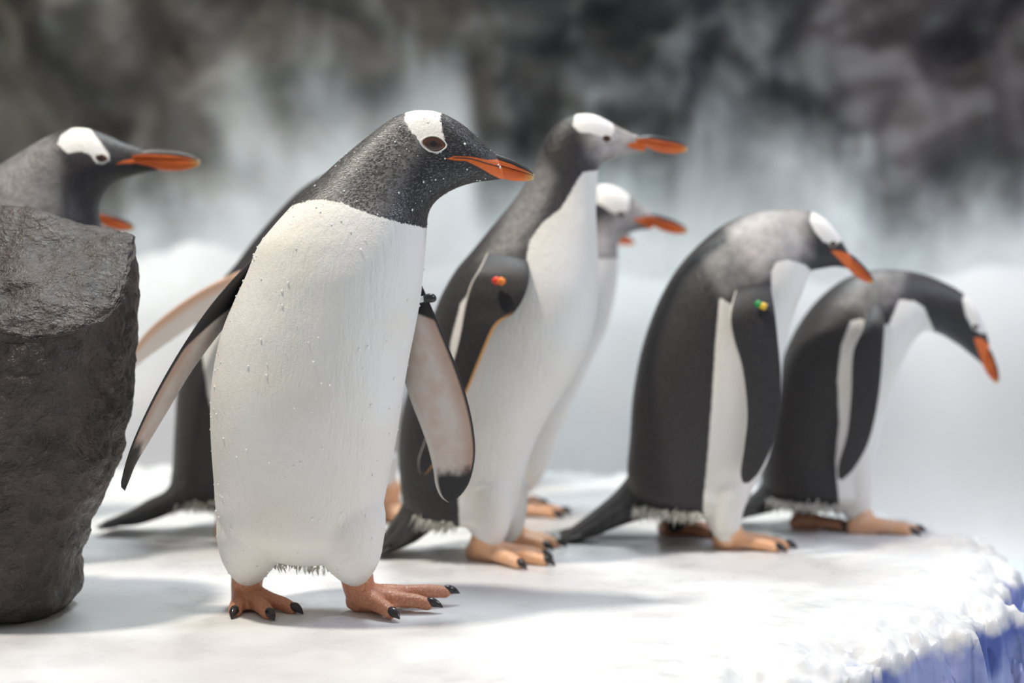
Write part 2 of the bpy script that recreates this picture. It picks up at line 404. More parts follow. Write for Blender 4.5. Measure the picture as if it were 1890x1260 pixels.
def boulder():
    Y0 = 1.86
    sec = [(-230, 1172, 60, 1172, .07), (-250, 1158, 108, 1158, .105), (-260, 1130, 132, 1128, .125), (-265, 1095, 136, 1092, .128), (-275, 1050, 143, 1050, .13), (-290, 990, 168, 990, .135),
           (-300, 900, 200, 915, .14), (-305, 800, 226, 825, .145), (-310, 700, 240, 720, .15), (-310, 600, 246, 620, .15), (-305, 500, 243, 540, .15), (-295, 440, 236, 468, .145),
           (-280, 400, 226, 425, .14), (-255, 388, 212, 404, .12), (-190, 380, 150, 384, .08)]
    K = catmull(sec, 8); R = []; ns = 96
    for k in K:
        c = ((k[0] + k[2]) / 2, (k[1] + k[3]) / 2); e = ((k[2] - k[0]) / 2, (k[3] - k[1]) / 2); r = []
        for j in range(ns):
            a = 2 * math.pi * j / ns; ca, sa = math.cos(a), math.sin(a)
            q = (abs(ca) ** 3.0 + abs(sa) ** 3.0) ** (-1 / 3.0); ca *= q; sa *= q
            p = W(c[0] + e[0] * ca, c[1] + e[1] * ca, Y0); p.y = Y0 - k[4] * .92 * sa
            r.append(p)
        R.append(r)
    s = Soup(); s.rings(R); me = s.union('boulder', .0052, 2)
    v = verts_np(me).astype(float)
    for i, p in enumerate(v):
        q = Vector(p)
        top = .500 - max(0, (Y0 + .06 - p[1])) * .80 - .22 * max(0, p[0] + .63) + noise.noise(q * 9) * .014 + noise.fractal(q * 26, 1, 2, 2) * .006
        if p[2] > top: q.z = top + (p[2] - top) * .06
        d = noise.fractal(q * 9, 1, 2.1, 5) * .0075 + noise.fractal(q * 55, 1, 2.1, 3) * .0030 - max(0, noise.noise(Vector((q.x * 22, q.y * 22, q.z * 34))) - .25) * .016
        nrm = Vector(me.vertices[i].normal); q += nrm * d
        v[i] = q
    v[:, 2] -= v[:, 2].min() + .012
    me.vertices.foreach_set('co', v.astype(np.float32).ravel()); me.update()
    t = NT('boulder_stone'); n = t.noise(16, 5, .65); n2 = t.noise(90, 4, .7); n3 = t.noise(5, 3)
    c = t.mix(t.rng(n, .3, .72), (.024, .018, .015), (.066, .050, .042)); c = t.mix(t.math('MULTIPLY', t.rng(n2, .58, .8), .5), c, (.17, .15, .14))
    c = t.mix(t.math('MULTIPLY', t.rng(n3, .5, .7), .35), c, (.075, .056, .045))
    t.base(c); t.rough(t.rng(n2, .3, .7, .55, .30)); t.b.inputs['Specular IOR Level'].default_value = .5
    t.bump(t.math('ADD', t.math('ADD', n, t.noise(42, 4, .6, dist=.8)), t.math('MULTIPLY', n2, .8)), .85, .008)
    o = link('boulder', me, t.m); tag(o, 'dark brown wet boulder standing on the white ice', 'boulder')
boulder()

# ------------------------------------------------------------------ penguins
HEADW = [(0, .80), (.3, .92), (.5, .92), (.62, .86), (.72, .76), (.82, .64), (.92, .58), (1, .52)]
class Bird:
    def __init__(s, label, Y0, sections, beak, white, patch=None, eye=None, orange=None, pale=None, neck=None, gape=(), legs=(), voxel=.0040, mat=None, phi=None, group=None, eyesize=(.011, .008)):
        s.Y0 = Y0; s.pxm = F / Y0
        n = len(sections); K = []
        hw = np.array(HEADW)
        for i, q in enumerate(sections):
            a = math.hypot(q[2] - q[0], q[3] - q[1]) / 2 / s.pxm
            b = q[4] if len(q) > 4 else min(.112, a * np.interp(i / (n - 1), hw[:, 0], hw[:, 1]))
            K.append((q[0], q[1], q[2], q[3], b))
        base = W((sections[1][0] + sections[1][2]) / 2, 700, Y0)
        s.root = bpy.data.objects.new('penguin', None); COL.objects.link(s.root); s.root.location = (base.x, Y0, 0)
        tag(s.root, label, 'penguin', 'penguins walking on the ice')
        bpy.context.view_layer.update()
        K = catmull(K, 8); R = []; ns = 72; src = []; psi = []
        for k in K:
            c = ((k[0] + k[2]) / 2, (k[1] + k[3]) / 2); e = ((k[2] - k[0]) / 2, (k[3] - k[1]) / 2); r = []
            for j in range(ns):
                a = 2 * math.pi * j / ns; ca, sa = math.cos(a), math.sin(a)
                q = (abs(ca) ** 2.25 + abs(sa) ** 2.25) ** (-1 / 2.25)
                p = W(c[0] + e[0] * ca * q, c[1] + e[1] * ca * q, Y0); p.y = Y0 - max(k[4], .002) * sa * q
                r.append(p); src.append(p)
                if phi is not None: psi.append(abs((math.degrees(a) - phi + 180) % 360 - 180))
            R.append(r)
        sp_ = Soup(); sp_.rings(R)
        for pts in legs: sp_.tube([W(x, y, Yl) for x, y, Yl, r in pts], [q[3] for q in pts], ns=24)
        me = sp_.union('body', voxel, 14 if phi is not None else 5)
        v = verts_np(me); s.v = v
        px, py = to_px(v[:, 0], v[:, 2], Y0 - np.abs(v[:, 1] - Y0))   # marks are read on the near flank and mirrored to the far one
        w = np.full(len(v), -1e3)
        for P in white: w = np.maximum(w, poly_sd(px, py, P))
        if phi is not None:
            kd = KDTree(len(src))
            for i, p in enumerate(src): kd.insert(p, i)
            kd.balance()
            ps = np.array([psi[kd.find(p)[1]] for p in v])
            lim = np.interp(py, [360, 450, 485, 540, 590, 640, 930, 1000], [140, 122, 98, 93, 98, 100.5, 102, 150])
            w = np.minimum(w, np.where(py > 985, 99, (lim - ps) * 1.6))
        if patch: w = np.maximum(w, poly_sd(px, py, patch))
        sc = s.pxm / 1400
        set_attr(me, 'white', w / sc)
        set_attr(me, 'orange', (poly_sd(px, py, orange) if orange else np.full(len(v), -99.)) / sc)
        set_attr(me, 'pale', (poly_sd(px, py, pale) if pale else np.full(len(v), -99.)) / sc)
        set_attr(me, 'neck', (poly_sd(px, py, neck) if neck else np.full(len(v), -99.)) / sc)
        me.polygons.foreach_set('use_smooth', [True] * len(me.polygons))
        s.me = me; s.white = w; s.orange = poly_sd(px, py, orange) if orange else w * 0 - 99; s.px = px; s.py = py
        s.bvh = BVHTree.FromPolygons([Vector(p) for p in v], [tuple(p.vertices) for p in me.polygons])
        s.body = s.add('body', me, mat or M_S)
        if beak: s.beak(*beak)
        for side in ((1, -1) if gape else ()):
            pts = [s.surf(x, y, side)[0] for x, y in catmull(gape, 5)]; q = Soup(); q.tube(pts, [.0004] + [.0008] * (len(pts) - 2) + [.0007], per=2, ns=8)
            s.add('mouth_line', mesh('mouth_line', q.v, q.f), M_GAPE)
        if eye:
            for side in (1, -1): s.eye(eye, side, eyesize)
    def add(s, name, me, mat, parent=None, smooth=True):
        o = link(name, me, mat, None, smooth)
        p = parent or s.root; o.parent = p; o.matrix_parent_inverse = p.matrix_world.inverted() if p is s.root else s.root.matrix_world.inverted() @ s.root.matrix_world
        if p is not s.root: o.matrix_parent_inverse.identity()
        return o
    def surf(s, px, py, side=1):
        """point and normal of the body surface at a pixel, on the near (1) or far (-1) flank"""
        h = s.bvh.ray_cast(Vector((0, 0, HC)), ray(px, py).normalized())
        q = h[0] if h[0] else W(px, py, s.Y0); n = h[1] if h[0] else Vector((0, -1, 0))
        if side < 0:
            h = s.bvh.ray_cast(Vector((q.x, s.Y0 + .5, q.z)), Vector((0, -1, 0)))
            q, n = (h[0], h[1]) if h[0] else (Vector((q.x, 2 * s.Y0 - q.y, q.z)), Vector((n.x, -n.y, n.z)))
        return q, n
    def beak(s, gx, gy, tx, ty, wide=1.0):
        L = math.hypot(tx - gx, ty - gy); ux, uy = (tx - gx) / L, (ty - gy) / L; vx, vy = uy, -ux
        Lm = L / s.pxm
        def P(u, v, w): 
            p = W(gx + (u * ux + v * vx) * L, gy + (u * uy + v * vy) * L, s.Y0); p.y -= w * Lm; return p
        U = [.20, .36, .46, .56, .66, .76, .86, .93, .975, 1.0]
        topv = [.12, .155, .160, .150, .136, .116, .084, .055, .028, .004]
        midv = [.045, .045, .040, .034, .027, .020, .012, .004, -.006, -.016]
        botv = [.0, -.018, -.055, -.085, -.096, -.098, -.085, -.070, -.056, -.034]
        wid = [.12, .138, .128, .110, .092, .076, .060, .046, .032, .010]
        for nm, A, B, up in (('upper_beak', topv, midv, 1), ('lower_beak', midv, botv, 0)):
            K = catmull(np.array([U, A, B, wid]).T, 5); ns = 28; R = []; cul = []; al = []
            for u, a, b, w in K:
                for j in range(ns):
                    t = 2 * math.pi * j / ns; sn, cs = math.sin(t), math.cos(t)
                    gap = .004 if up else -.004
                    if up: h = b + gap + (a - b) * (max(sn, 0) ** .8) if sn > 0 else b + gap; ww = w * wide * math.copysign(abs(cs) ** .75, cs)
                    else: h = a + gap if sn > 0 else a + gap + (b - a) * (abs(sn) ** .8); ww = w * wide * .93 * math.copysign(abs(cs) ** .75, cs)
                    R.append(P(u, h, ww)); al.append(u); cul.append(max(sn, 0) ** .8 * (1 if up else 0) * (1.0 if u > .55 else 1.0))
            me = mesh(nm, R, grid_faces(len(K), ns))
            set_attr(me, 'culmen', cul); set_attr(me, 'along', al)
            s.add(nm, me, M_BEAK)
    def eye(s, e, side, size):
        p, n = s.surf(e[0], e[1], side); n = Vector((n.x * .45, n.y, n.z * .45)).normalized()
        ang = e[2] if len(e) > 2 else 0.0
        X = Vector((math.cos(ang), 0, math.sin(ang))); X = (X - n * X.dot(n)).normalized(); Z = n.cross(X) if side < 0 else X.cross(n) * -1
        Z = X.cross(n); Z = Z if Z.z > 0 else -Z
        a, b = size; V = []; iris = []; nr, ns = 14, 32
        for i in range(nr):
            r = i / (nr - 1); h = math.sqrt(max(0, 1 - (r * .95) ** 2)) * .62
            for j in range(ns):
                t = 2 * math.pi * j / ns; c, sn = math.cos(t), math.sin(t)
                k = 1.0 + .16 * abs(c) ** 6                                   # pointed corners
                V.append(p + X * (a * r * c * k) + Z * (b * r * sn) + n * (b * h - b * .22)); iris.append(math.hypot(r * c * a / b * .82 + .0, r * sn))
        me = mesh('eye', V, grid_faces(nr, ns)); set_attr(me, 'iris', iris)
        eo = s.add('eye', me, M_EYE)
        V = []
        for j in range(ns * 2):
            t = 2 * math.pi * j / (ns * 2); c, sn = math.cos(t), math.sin(t); k = 1.0 + .16 * abs(c) ** 6
            for m in range(8):
                q = 2 * math.pi * m / 8; rr = 1.05 + .075 * math.cos(q)
                V.append(p + X * (a * rr * c * k) + Z * (b * rr * sn) + n * (b * .10 + b * .16 * math.sin(q)))
        f = [(j * 8 + m, j * 8 + (m + 1) % 8, ((j + 1) % (ns * 2)) * 8 + (m + 1) % 8, ((j + 1) % (ns * 2)) * 8 + m) for j in range(ns * 2) for m in range(8)]
        o = link('eye_ring', mesh('eye_ring', V, f), M_RING); o.parent = eo
    def flipper(s, lead, trail, mat=None, under_near=True, th=.010, root_k=1.0):
        """lead / trail: rows (px, py, depth); a lens-shaped blade between them"""
        n = max(len(lead), len(trail))
        def res(A):
            A = np.array(A, float); d = np.r_[0, np.cumsum(np.hypot(*np.diff(A[:, :2], axis=0).T))]; d /= d[-1]
            A = catmull(A, 10); d2 = np.r_[0, np.cumsum(np.hypot(*np.diff(A[:, :2], axis=0).T))]; d2 /= d2[-1]
            q = np.linspace(0, 1, 60); return np.array([np.interp(q, d2, A[:, k]) for k in range(3)]).T
        A, B = res(lead), res(trail); V = []; side = []; edge = []; tip = []; m = 20
        for i in range(60):
            a = W(*A[i]); b = W(*B[i]); c = (a + b) / 2; e = (a - b) / 2
            t = i / 59
            d = (W(*A[min(i + 1, 59)]) + W(*B[min(i + 1, 59)]) - W(*A[max(i - 1, 0)]) - W(*B[max(i - 1, 0)])).normalized()
            if e.length < 1e-6: e = Vector((1e-5, 0, 0))
            nrm = e.normalized().cross(d).normalized()
            if nrm.y > 0: nrm = -nrm                                            # toward the viewer's side of the blade
            h = th * (1 - .55 * t) * .5 * min(1, (1 - t) * 12 + .15)
            for j in range(2 * m):
                q = 2 * math.pi * j / (2 * m); cs, sn = math.cos(q), math.sin(q)
                V.append(c + e * cs + nrm * h * sn * (1 - .35 * cs * -1 if cs < 0 else 1))
                side.append(sn if under_near else -sn); edge.append(cs); tip.append(t)
        me = mesh('flipper', V, grid_faces(60, 2 * m))
        set_attr(me, 'side', side); set_attr(me, 'edge', edge); set_attr(me, 'tip', tip); set_attr(me, 'root', [q_ * root_k for q_ in tip])
        return s.add('flipper', me, mat or M_FL)
    def foot(s, top, heel, tips, mat=None, r=1.0, voxel=.0022, claw=.018, droop=.35, hallux=None, topr=.020):
        """top: ankle inside the leg; heel and three toe ends, all world points"""
        mat = mat or M_FOOT; q = Soup(); top, heel = Vector(top), Vector(heel); tips = [Vector(t) for t in tips]
        mid = sum(tips, Vector()) / 3; fw = (mid - heel).normalized()
        q.tube([top, top.lerp(heel, .55) + Vector((0, 0, .004)), heel + Vector((0, 0, .013))], [topr * r, .0185 * r, .0165 * r])
        ball = heel + fw * .022 + Vector((0, 0, .012))
        for t in tips:
            d = t - heel
            kn = heel + d * .52 + Vector((0, 0, .010)); kn2 = heel + d * .80 + Vector((0, 0, .0065))
            q.tube([heel + Vector((0, 0, .014)), heel + d * .26 + Vector((0, 0, .0135)), kn, kn2, t + Vector((0, 0, .001))],
                   [.0165 * r, .0135 * r, .0105 * r, .0092 * r, .0078 * r], ns=14, flat=.92)
        q.tube([heel - fw * .012 + Vector((0, 0, .011)), ball], [.013 * r, .018 * r])
        for a, b in ((tips[0], tips[1]), (tips[1], tips[2])):
            z = Vector((0, 0, .004)); a2 = heel.lerp(a, .84); b2 = heel.lerp(b, .84); m2 = heel.lerp((a + b) / 2, .66)
            q.slab([heel + z, a2 + z, m2 + z], .0055); q.slab([heel + z, m2 + z, b2 + z], .0055)
        if hallux: q.tube([heel + Vector((0, 0, .016)), Vector(hallux)], [.008, .0045])
        fo = s.add('foot', q.union('foot', voxel, 4), mat)
        for t in tips:
            d = (t - heel); d.z *= .6; d.normalize(); c = Soup(); L = claw
            pts = [t - d * L * .35 + Vector((0, 0, .003)), t + d * L * .15 + Vector((0, 0, .0042)), t + d * L * .62 + Vector((0, 0, .0015)), t + d * L - Vector((0, 0, L * droop * .55))]
            for p_ in pts: p_.z = max(p_.z, .0015)
            c.tube(pts, [.0060, .0066, .0046, .0010], per=5, ns=12)
            me = mesh('claw', c.v, c.f); o = link('claw', me, M_CLAW); o.parent = fo
        return fo
    def gfoot(s, top, heel_px, tip_px, spread=.40, mat=None, r=1.0, side=1, rx=.86, voxel=.003):
        h = G(*heel_px); t = G(*tip_px); d = t - h
        def rot(a, k):
            return h + Vector((d.x * math.cos(a) - d.y * math.sin(a), d.x * math.sin(a) + d.y * math.cos(a), 0)) * k
        z = Vector((0, 0, .005))
        return s.foot(top, h, [rot(spread, rx) + z, t + z, rot(-spread, rx) + z], mat, r, voxel, claw=.017)
    def tail(s, base, tip, w0, w1, n=9, Y=None):
        """fan of stiff feathers from base px to tip px"""
        Y = Y or s.Y0; a = W(*base, Y); b = W(*tip, Y); ax = (b - a); L = ax.length; ax.normalize(); up = Vector((0, 1, 0)).cross(ax).normalized()
        V = []; Fc = []
        for k in range(n):
            u = (k / (n - 1) - .5) * 2; 
            st = a + Vector((0, u * w0, 0)) + up * (.012 * (1 - u * u)); en = b + Vector((0, u * w1, 0)) - ax * (.22 * L * u * u) + up * .006 * math.cos(u * 5)
            off = len(V); m = 9
            for i in range(m):
                t = i / (m - 1); c = st.lerp(en, t) - Vector((0, 0, 0)) + up * -.014 * math.sin(t * math.pi)
                hw = .0125 * (1 - .25 * t) * (1 if t < .93 else .45); th = .0075 * (1 - t) + .0012
                for dy, dz in ((-hw, 0), (-hw * .3, th), (hw * .3, th), (hw, 0), (hw * .3, -th), (-hw * .3, -th)):
                    V.append(c + Vector((0, dy, 0)) + up * dz)
            Fc += grid_faces(m, 6, off)
        q = Soup(); q.tube([a - ax * .05, a, a.lerp(b, .35)], [.035, .030, .016], flat=.9)
        off = len(V); V += q.v; Fc += [tuple(i + off for i in f) for f in q.f]
        return s.add('tail', mesh('tail', V, Fc), M_TAIL)
    def wedge_tail(s, sec, Y=None):
        """thick tail from upper / lower outline points; stiff feathers stand out at its end"""
        Y = Y or s.Y0; K = catmull(sec, 8); ns = 40; V = []
        for i, (ux, uy, lx, ly, hd) in enumerate(K):
            t = i / (len(K) - 1)
            for j in range(ns):
                a = 2 * math.pi * j / ns; c, n_ = math.cos(a), math.sin(a); g = 1 + .10 * t * math.sin(a * 9)     # grooves between the feathers
                p = W((ux + lx) / 2 + (ux - lx) / 2 * c * g, (uy + ly) / 2 + (uy - ly) / 2 * c * g, Y); p.y += hd * n_ * g; V.append(p)
        Fc = grid_faces(len(K), ns, 0); rnd = random.Random(int(sec[0][0]))
        e = K[-1]; e0 = K[-10]; a0 = W((e0[0] + e0[2]) / 2, (e0[1] + e0[3]) / 2, Y); b0_ = W((e[0] + e[2]) / 2, (e[1] + e[3]) / 2, Y); ax = (b0_ - a0)
        for k in range(9):
            u = k / 4 - 1; st = a0 + Vector((0, u * e0[4] * .85, rnd.uniform(-.004, .004))); en = st + ax * rnd.uniform(.9, 1.25) + Vector((0, u * .008, 0)); en.z = max(en.z, .004)
            q = Soup(); q.tube([st, st.lerp(en, .6), en], [.007, .006, .002], per=3, ns=8, flat=.5); off = len(V); V += q.v; Fc += [tuple(i + off for i in f) for f in q.f]
        return s.add('tail', mesh('tail', V, Fc), M_TAIL)
    def fringe(s, pts, n, L, mat=None, name='down_fringe', spread=.25, down=(0, 0, -1)):
        """loose tufts hanging below an edge given as pixel points with depth"""
        V = []; Fc = []; P = [W(*p) for p in pts]; D = Vector(down).normalized(); rnd = random.Random(n)
        for _ in range(n):
            t = rnd.random() * (len(P) - 1); i = int(t); p = P[i].lerp(P[i + 1], t - i) + Vector((rnd.gauss(0, .003), rnd.gauss(0, .012), rnd.gauss(0, .003)))
            d = (D + Vector((rnd.gauss(0, spread), rnd.gauss(0, spread), rnd.gauss(0, .15)))).normalized() * L * rnd.uniform(.5, 1.25)
            r = rnd.uniform(.0010, .0026); o = len(V)
            V += [p + Vector((-r, 0, 0)), p + Vector((r, 0, 0)), p + Vector((0, r * 1.4, 0)), p + d]
            Fc += [(o, o + 1, o + 3), (o + 1, o + 2, o + 3), (o + 2, o, o + 3)]
        o = s.add(name, mesh(name, V, Fc), mat or M_DOWN); o['kind'] = 'stuff'; return o

# ---- the sharp penguin in front --------------------------------------------------
b1 = Bird('penguin with spread flippers and one foot lifted, water beads on its white belly', 1.86,
    [(525, 1036, 606, 1038, .030), (488, 1022, 638, 1025, .052), (436, 985, 682, 988, .080), (405, 950, 701, 955), (398, 880, 716, 888), (393, 800, 733, 800), (393, 730, 744, 725), (400, 670, 754, 665),
     (413, 612, 765, 610), (436, 555, 775, 555), (458, 508, 781, 505, .110), (479, 456, 785, 460, .105), (505, 421, 787, 432, .098), (534, 388, 788, 412, .09), (560, 358, 789, 398, .08), (596, 325, 794, 385, .07),
     (640, 285, 803, 372, .060), (685, 248, 822, 357, .052), (715, 225, 842, 347, .047), (745, 209, 862, 340, .042), (780, 203, 880, 336, .038), (815, 209, 895, 334, .034), (848, 226, 907, 333, .029),
     (875, 247, 917, 332, .023), (900, 270, 926, 331, .017), (917, 284, 936, 331, .0135)],
    (823, 292, 986, 324), 
    [[(440, 470), (500, 400), (545, 377), (575, 369), (600, 368), (630, 374), (680, 394), (735, 410), (790, 421), (900, 430), (900, 1200), (300, 1200), (300, 600)]],
    patch=[(746, 219), (752, 190), (820, 185), (813, 215), (816, 240), (822, 262), (822, 274), (808, 284), (792, 281), (780, 268), (768, 252), (756, 240)],
    eye=(800, 266, -.12), orange=[(823, 293), (838, 288), (870, 289), (900, 295), (930, 293), (960, 300), (960, 340), (930, 333), (905, 321), (885, 309), (860, 297), (840, 296)],
    gape=[(836, 291), (868, 293), (900, 302), (928, 309)], neck=[(480, 470), (640, 260), (740, 190), (790, 260), (760, 330), (700, 420), (600, 420)],
    legs=[[(500, 850, 1.90, .050), (488, 910, 1.872, .056), (474, 965, 1.852, .054), (462, 1015, 1.86, .042), (458, 1056, 1.882, .0235)], [(606, 850, 1.90, .050), (620, 910, 1.865, .056), (635, 965, 1.838, .056), (648, 1015, 1.83, .044), (656, 1056, 1.845, .0240)]],
    voxel=.0030, mat=M_P, phi=75, eyesize=(.0135, .0098))
b1.flipper([(487, 452, 1.85), (455, 490, 1.84), (425, 522, 1.832), (380, 577, 1.825), (330, 652, 1.822), (283, 735, 1.822), (245, 818, 1.824), (226, 880, 1.828), (223, 897, 1.83), (230, 905, 1.832)],
           [(476, 545, 1.88), (455, 556, 1.885), (437, 576, 1.885), (397, 625, 1.88), (350, 690, 1.875), (310, 757, 1.868), (275, 815, 1.86), (250, 857, 1.85), (238, 888, 1.84), (231, 905, 1.833)], th=.014)
b1.flipper([(776, 520, 1.90), (790, 552, 1.90), (806, 588, 1.895), (823, 628, 1.89), (842, 675, 1.885), (860, 728, 1.88), (873, 785, 1.88), (877, 838, 1.88), (868, 885, 1.88), (852, 912, 1.88), (834, 926, 1.88)],
           [(720, 560, 1.93), (728, 620, 1.93), (738, 668, 1.928), (746, 700, 1.925), (759, 742, 1.92), (776, 785, 1.912), (789, 822, 1.905), (799, 862, 1.90), (804, 895, 1.893), (814, 917, 1.887), (828, 927, 1.881)], th=.012, root_k=2.6)
zz = Vector((0, 0, .004))
b1.foot(W(458, 1054, 1.892), G(452, 1116), [G(433, 1137) + zz, G(497, 1141) + zz, G(541, 1131) + zz], M_FOOT, 1.12, .0019, claw=.017, hallux=W(500, 1098, 1.90), droop=.6)
b1.foot(W(657, 1054, 1.853), W(668, 1122, 1.865), [W(722, 1134, 1.815), W(792, 1117, 1.855), W(824, 1094, 1.90)], M_FOOT, 1.12, .0019, claw=.018, hallux=W(650, 1104, 1.845), droop=.25)
b1.fringe([(500, 1036, 1.87), (540, 1040, 1.855), (585, 1042, 1.855), (628, 1046, 1.855)], 75, .008)
b1.fringe([(486, 1046, 1.92), (560, 1046, 1.93), (630, 1050, 1.92)], 30, .010)
def droplets(b):
    rnd = random.Random(5); bm = bmesh.new()
    nor = np.empty(len(b.me.vertices) * 3, np.float32); b.me.vertices.foreach_get('normal', nor); nor = nor.reshape(-1, 3)
    idx = np.where((nor[:, 1] < .25))[0]
    left = np.where((nor[:, 0] < -.8) & (b.py < 960) & (nor[:, 1] < .3))[0]
    head = np.where((b.py < 420) & (nor[:, 1] < .3))[0]
    picks = [int(rnd.choice(idx)) for _ in range(170)] + [int(rnd.choice(left)) for _ in range(60)] + [int(rnd.choice(head)) for _ in range(85)]
    for k, i in enumerate(picks):
        r = rnd.choice((.0007, .0009, .0012, .0015, .0019)) if k < 230 else rnd.choice((.0005, .0007, .0009, .0014))
        m = bmesh.ops.create_icosphere(bm, subdivisions=1, radius=r)['verts']
        n = Vector(nor[i]); p = Vector(b.v[i]) + n * r * .35
        for q in m: q.co = p + q.co - n * q.co.dot(n) * .3
    me = bpy.data.meshes.new('water_droplets'); bm.to_mesh(me); bm.free()
    o = b.add('water_droplets', me, M_DROP); o['kind'] = 'stuff'; o['label'] = 'beads of water coloured white for their glint'
droplets(b1)
def head_feathers(b, n=17000):
    """tiny overlapping feathers on the dark head and neck"""
    nor = np.empty(len(b.me.vertices) * 3, np.float32); b.me.vertices.foreach_get('normal', nor); nor = nor.reshape(-1, 3)
    ok = np.where((b.white < -3) & (b.py < 430) & (b.px < 905) & (b.orange < -3))[0]; rnd = random.Random(11)
    tip = W(960, 300, b.Y0); V = []; Fc = []; sh_ = []
    eye = W(800, 266, b.Y0)
    for _ in range(n):
        i = int(rnd.choice(ok)); p = Vector(b.v[i]); m = Vector(nor[i])
        if math.hypot(p.x - eye.x, p.z - eye.z) < .0185: continue
        t = (p - tip); t.z -= .35 * max(0, -p.x - .12); t = (t - m * t.dot(m)).normalized(); u = m.cross(t)
        t = (t + u * rnd.gauss(0, .22)).normalized(); u = m.cross(t)
        p += t * rnd.uniform(-.0015, .0015) + u * rnd.uniform(-.0015, .0015)
        near = min(1, (p - tip).length / .10)
        L = rnd.uniform(.0022, .0046) * (.45 + .55 * near); w = rnd.uniform(.00028, .00055); o = len(V)
        V += [p - u * w, p + t * L * .55 - u * w * .9 + m * .0004, p + t * L + m * rnd.uniform(.0003, .0010), p + t * L * .55 + u * w * .9 + m * .0004, p + u * w]
        Fc.append((o, o + 1, o + 2, o + 3, o + 4)); s_ = rnd.random() ** 2.2; sh_ += [s_ * .5, s_ * .8, s_, s_ * .8, s_ * .5]
    me = mesh('head_feathers', V, Fc); set_attr(me, 'shade', sh_)
    t = NT('head_feather'); t.base(t.mix(t.attr('shade'), (.036, .035, .035), (.27, .26, .25))); t.rough(.42); t.bump(t.noise(300, 1), .05, .0005)
    o = b.add('head_feathers', me, t.m); o['kind'] = 'stuff'; o['label'] = 'short dark grey head feathers with pale tips'
head_feathers(b1)
def wing_band(b, pts, r, cols, name='wing_band'):
    """short run of bead-like pieces of the flipper tag"""
    root = None
    for (px, py, Y, c) in pts:
        q = Soup(); p = W(px, py, Y); q.tube([p - Vector((r * .5, 0, 0)), p, p + Vector((r * .5, 0, 0))], [r * .8, r, r * .8], ns=12)
        me = mesh('bead', q.v, q.f)
        if root is None: root = b.add(name, me, cols[c]); 
        else:
            o = link('bead', me, cols[c]); o.parent = root
    return root
BC = {'white': band('band_white', (.8, .79, .77)), 'black': band('band_black', (.02, .02, .02)), 'red': band('band_red', (.85, .06, .03)), 'orange': band('band_orange', (.95, .25, .03)),
      'green': band('band_green', (.02, .32, .08)), 'yellow': band('band_yellow', (.85, .55, .04))}
q = Soup(); q.tube([W(764, 556, 1.886), W(775, 553, 1.884), W(788, 550, 1.884)], [.0042, .0042, .0042], ns=10)
bd = b1.add('wing_band', mesh('wing_band', q.v, q.f), BC['white'])
q = Soup(); q.tube([W(784, 552, 1.884), W(791, 550, 1.884), W(797, 550, 1.886), W(799, 551, 1.90)], [.0052, .006, .006, .005], ns=12)
o = link('band_clasp', mesh('band_clasp', q.v, q.f), BC['black']); o.parent = bd

# ---- tall penguin with the red and orange tag ------------------------------------
b3 = Bird('upright penguin with red and orange flipper tag, beak raised level', 2.25,
    [(792, 955, 925, 972, .05), (750, 938, 948, 955, .08), (738, 880, 960, 912), (737, 810, 975, 850), (748, 740, 1000, 790), (768, 670, 1035, 730), (792, 605, 1068, 680), (812, 550, 1092, 620), (840, 500, 1103, 560),
     (872, 462, 1105, 505), (908, 418, 1103, 460), (940, 380, 1101, 420), (965, 345, 1100, 385), (985, 308, 1101, 355), (997, 275, 1103, 330), (1012, 245, 1104, 312), (1035, 222, 1110, 303), (1065, 211, 1120, 298),
     (1095, 211, 1130, 294), (1120, 222, 1142, 289), (1142, 234, 1158, 285), (1168, 246, 1178, 282), (1186, 252, 1194, 281)],
    (1150, 266, 1269, 273),
    [[(1062, 340), (1075, 318), (1120, 312), (1120, 1020), (850, 1020), (845, 900), (838, 800), (826, 690), (832, 630), (850, 560), (885, 515), (940, 560), (968, 500), (977, 445), (1000, 412), (1035, 385)]],
    patch=[(1056, 232), (1068, 195), (1100, 195), (1128, 215), (1134, 240), (1128, 254), (1110, 252), (1090, 246), (1070, 244)],
    eye=(1119, 256), orange=[(1150, 267), (1175, 262), (1200, 258), (1210, 300), (1190, 280), (1170, 275)],
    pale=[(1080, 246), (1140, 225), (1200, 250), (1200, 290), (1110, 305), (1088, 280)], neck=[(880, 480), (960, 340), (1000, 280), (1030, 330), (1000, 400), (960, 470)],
    legs=[[(895, 900, 2.21, .045), (902, 960, 2.205, .036), (900, 1002, 2.20, .022)], [(925, 900, 2.30, .045), (935, 950, 2.29, .034), (938, 985, 2.29, .022)]], eyesize=(.0075, .0055))
b3.flipper([(965, 455, 2.20), (976, 495, 2.14), (972, 535, 2.12), (950, 576, 2.118), (917, 600, 2.118), (892, 652, 2.12), (866, 715, 2.125), (836, 785, 2.13), (805, 850, 2.14), (785, 875, 2.145)],
           [(905, 455, 2.20), (885, 495, 2.15), (868, 525, 2.142), (857, 565, 2.138), (848, 620, 2.138), (832, 680, 2.14), (808, 745, 2.14), (785, 810, 2.145), (772, 850, 2.145), (776, 875, 2.147)], under_near=False, mat=M_FO)
b3.flipper([(1020, 480, 2.36), (1000, 600, 2.375), (975, 700, 2.37), (935, 800, 2.36), (900, 850, 2.35)], [(940, 490, 2.37), (925, 600, 2.385), (905, 700, 2.38), (885, 800, 2.365), (892, 850, 2.35)])
b3.gfoot(W(900, 990, 2.20), (884, 1030), (1006, 1043), mat=M_FOOT2, r=1.25)
b3.gfoot(W(938, 975, 2.29), (940, 1007), (1028, 1010), mat=M_FOOT2, r=1.15)
